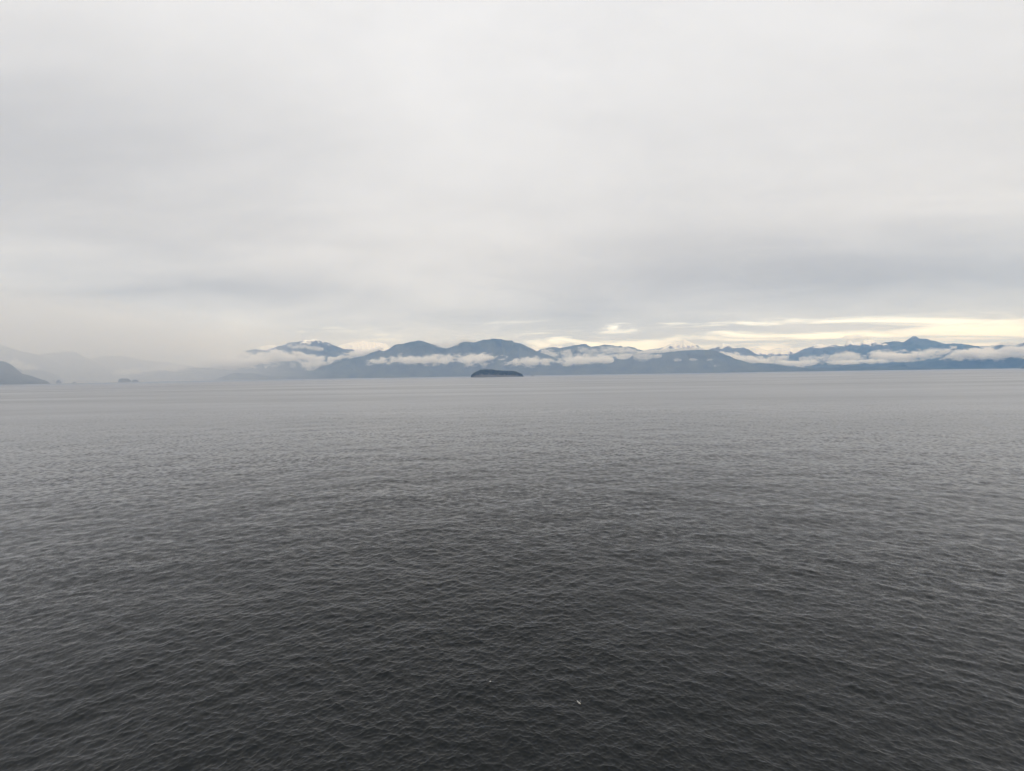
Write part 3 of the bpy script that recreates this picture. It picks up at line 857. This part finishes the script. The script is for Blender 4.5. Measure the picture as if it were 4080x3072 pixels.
cloud_bank('cloud_bank', 'pale faint wisp on the hill behind the left headland',
           [(40, 1436, 1444), (60, 1432, 1458), (90, 1446, 1470), (120, 1452, 1472), (155, 1464, 1474)],
           11000.0, 260.0, 0.010, 0.6, 170.0, 11.0)
cloud_bank('cloud_bank', 'pale broken cloud over the low hills right of the wooded islet pair',
           [(450, 1480, 1492), (520, 1472, 1486), (580, 1462, 1484), (630, 1450, 1480), (690, 1452, 1476), (750, 1456, 1474)],
           13300.0, 330.0, 0.008, 0.7, 230.0, 12.0)
cloud_bank('cloud_bank', 'thin cloud streak across the top of the snow streaked mountain',
           [(1140, 1372, 1380), (1175, 1372, 1392), (1215, 1374, 1388), (1250, 1382, 1394), (1292, 1388, 1397)],
           16000.0, 260.0, 0.007, 0.8, 190.0, 13.0)
cloud_bank('cloud_bank', 'thin cloud streaks across the middle of the blue ridge',
           [(2290, 1384, 1396), (2340, 1386, 1410), (2400, 1388, 1414), (2450, 1386, 1408), (2500, 1388, 1404), (2550, 1396, 1404)],
           14600.0, 260.0, 0.007, 0.9, 180.0, 14.0)
cloud_bank('cloud_bank', 'torn cloud rising over the left shoulder of the broad low hill',
           [(2520, 1416, 1432), (2545, 1410, 1436), (2580, 1410, 1434), (2610, 1412, 1426), (2640, 1410, 1422)],
           11050.0, 160.0, 0.010, 0.75, 110.0, 15.0)
cloud_bank('cloud_bank', 'grey cloud hiding the top of the snow speckled crest',
           [(3340, 1346, 1358), (3380, 1336, 1362), (3410, 1334, 1363), (3440, 1336, 1358), (3480, 1342, 1354)],
           24000.0, 420.0, 0.004, 0.45, 330.0, 16.0, soft=0.5)
cloud_bank('cloud_bank', 'ragged cloud on the valley slope left of the domed peak mountain',
           [(2890, 1404, 1416), (2925, 1400, 1432), (2960, 1416, 1436), (3040, 1424, 1438), (3100, 1420, 1436), (3150, 1413, 1430)],
           18200.0, 300.0, 0.02, 0.55, 230.0, 17.0)
cloud_bank('cloud_bank', 'ragged white cloud below the snow speckled crest',
           [(3180, 1424, 1436), (3240, 1416, 1436), (3300, 1414, 1434), (3370, 1402, 1432), (3420, 1412, 1434), (3460, 1410, 1432)],
           19000.0, 300.0, 0.014, 0.7, 240.0, 18.0)
cloud_bank('cloud_bank', 'thin cloud over the back ridge at the far right edge',
           [(3900, 1378, 1392), (3960, 1372, 1390), (4020, 1364, 1384), (4080, 1358, 1382), (4160, 1356, 1380)],
           20500.0, 320.0, 0.008, 0.6, 280.0, 19.0)
puffs = [
    (2680, 2718, 1428, 1439, 10950, 'leftmost small cloud puff on the face of the broad low hill'),
    (2744, 2780, 1428, 1438, 10950, 'middle small cloud puff on the face of the broad low hill'),
    (2810, 2840, 1428, 1438, 10950, 'rightmost small cloud puff high on the broad low hill'),
    (2842, 2872, 1449, 1461, 10800, 'faint lowest cloud puff on the broad low hill'),
    (1080, 1108, 1455, 1466, 13000, 'small cloud puff on the blue slope left of centre, left of two'),
    (1150, 1180, 1446, 1466, 13000, 'small cloud puff on the blue slope left of centre, right of two'),
    (1874, 1904, 1445, 1461, 11000, 'small ragged cloud tuft hanging above the wooded island'),
    (1912, 1944, 1440, 1461, 11000, 'second ragged cloud tuft above the wooded island, on the right'),
    (2455, 2515, 1414, 1436, 12600, 'cloud tuft in the notch at the left end of the broad low hill'),
]
for i, (x0, x1, ty, by, dist, lab) in enumerate(puffs):
    xm = 0.5*(x0+x1); ym = 0.5*(ty+by)
    cloud_bank('cloud_puff', lab, [(x0, ym-1.5, ym+1.5), (x0*0.75+x1*0.25, ty+1, by), (xm, ty, by), (x0*0.25+x1*0.75, ty+2, by-1), (x1, ym-1.0, ym+2)],
               dist, 0.5*(x1-x0)*dist/FPX*0.7, 0.010, 0.75, 0.32*(x1-x0)*dist/FPX, 20.0+i, steprate=0.3)

# the misty rain at left, thinning out towards the middle: an even mist whose depth tapers away
def mist_left():
    m, n = new_mat('mist')
    v = n.new('ShaderNodeVolumePrincipled')
    v.inputs['Color'].default_value = (0.997, 0.993, 0.988, 1)
    v.inputs['Density'].default_value = MIST_DENSITY
    o_ = n.new('ShaderNodeOutputMaterial')
    m.node_tree.links.new(v.outputs[0], o_.inputs['Volume'])
    A = np.radians(np.linspace(-80, 58, 93))
    E = np.linspace(0, 1, 15)
    deg = np.degrees(A)
    sm = lambda x, a, b: (lambda t: t*t*(3-2*t))(np.clip((x-a)/(b-a), 0, 1))
    left = 1-sm(deg, -47, -20)
    mid = 1-sm(deg, 18, 42)
    thick = 10500*left+930*mid+10.0
    r0 = 9600.0-3400*left
    inner, outer = [], []
    for k, e in enumerate(E):
        f = math.cos(e*math.pi/2)**1.2
        for a, t, r in zip(A, thick, r0):
            ro = r+max(t*f, 2.0)
            inner.append((r*math.sin(a), r*math.cos(a), -8+1000*e))
            outer.append((ro*math.sin(a), ro*math.cos(a), -8+1000*e*ro/r))
    nc, nr = len(A), len(E)
    fi = grid_faces(nr, nc); fo = fi[:, ::-1]+nr*nc
    rim = [(0*nc+j) for j in range(nc)]+[(i*nc+nc-1) for i in range(1, nr)]+[((nr-1)*nc+j) for j in range(nc-2, -1, -1)]+[(i*nc) for i in range(nr-2, 0, -1)]
    side = [(rim[q], rim[q]+nr*nc, rim[(q+1) % len(rim)]+nr*nc, rim[(q+1) % len(rim)]) for q in range(len(rim))]
    fc = np.concatenate([fi, fo, np.array(side)])
    o = mesh_obj('mist', np.array(inner+outer), outward(inner+outer, fc), m, smooth=False)
    tag(o, 'pale mist and drizzle hanging over the left hand mountains', 'mist', kind='stuff')
MIST_DENSITY = 2.8e-4
mist_left()

def haze():
    m, n = new_mat('haze')
    v = n.new('ShaderNodeVolumePrincipled')
    v.inputs['Color'].default_value = (0.28, 0.53, 1.0, 1)
    v.inputs['Absorption Color'].default_value = (1, 1, 1, 1)
    v.inputs['Density'].default_value = 6.8e-5
    v.inputs['Anisotropy'].default_value = 0.1
    o_ = n.new('ShaderNodeOutputMaterial')
    m.node_tree.links.new(v.outputs[0], o_.inputs['Volume'])
    s = 24000.0; z0, z1 = -30.0, 1560.0
    vs = np.array([(x, y, z) for z in (z0, z1) for (x, y) in ((-s, -s), (s, -s), (s, s), (-s, s))])
    fc = np.array([(3, 2, 1, 0), (4, 5, 6, 7), (0, 1, 5, 4), (1, 2, 6, 5), (2, 3, 7, 6), (3, 0, 4, 7)])
    o = mesh_obj('haze', vs, outward(vs, fc), m, smooth=False)
    tag(o, 'thin blue haze filling the air over sea and mountains', 'haze', kind='stuff')
haze()
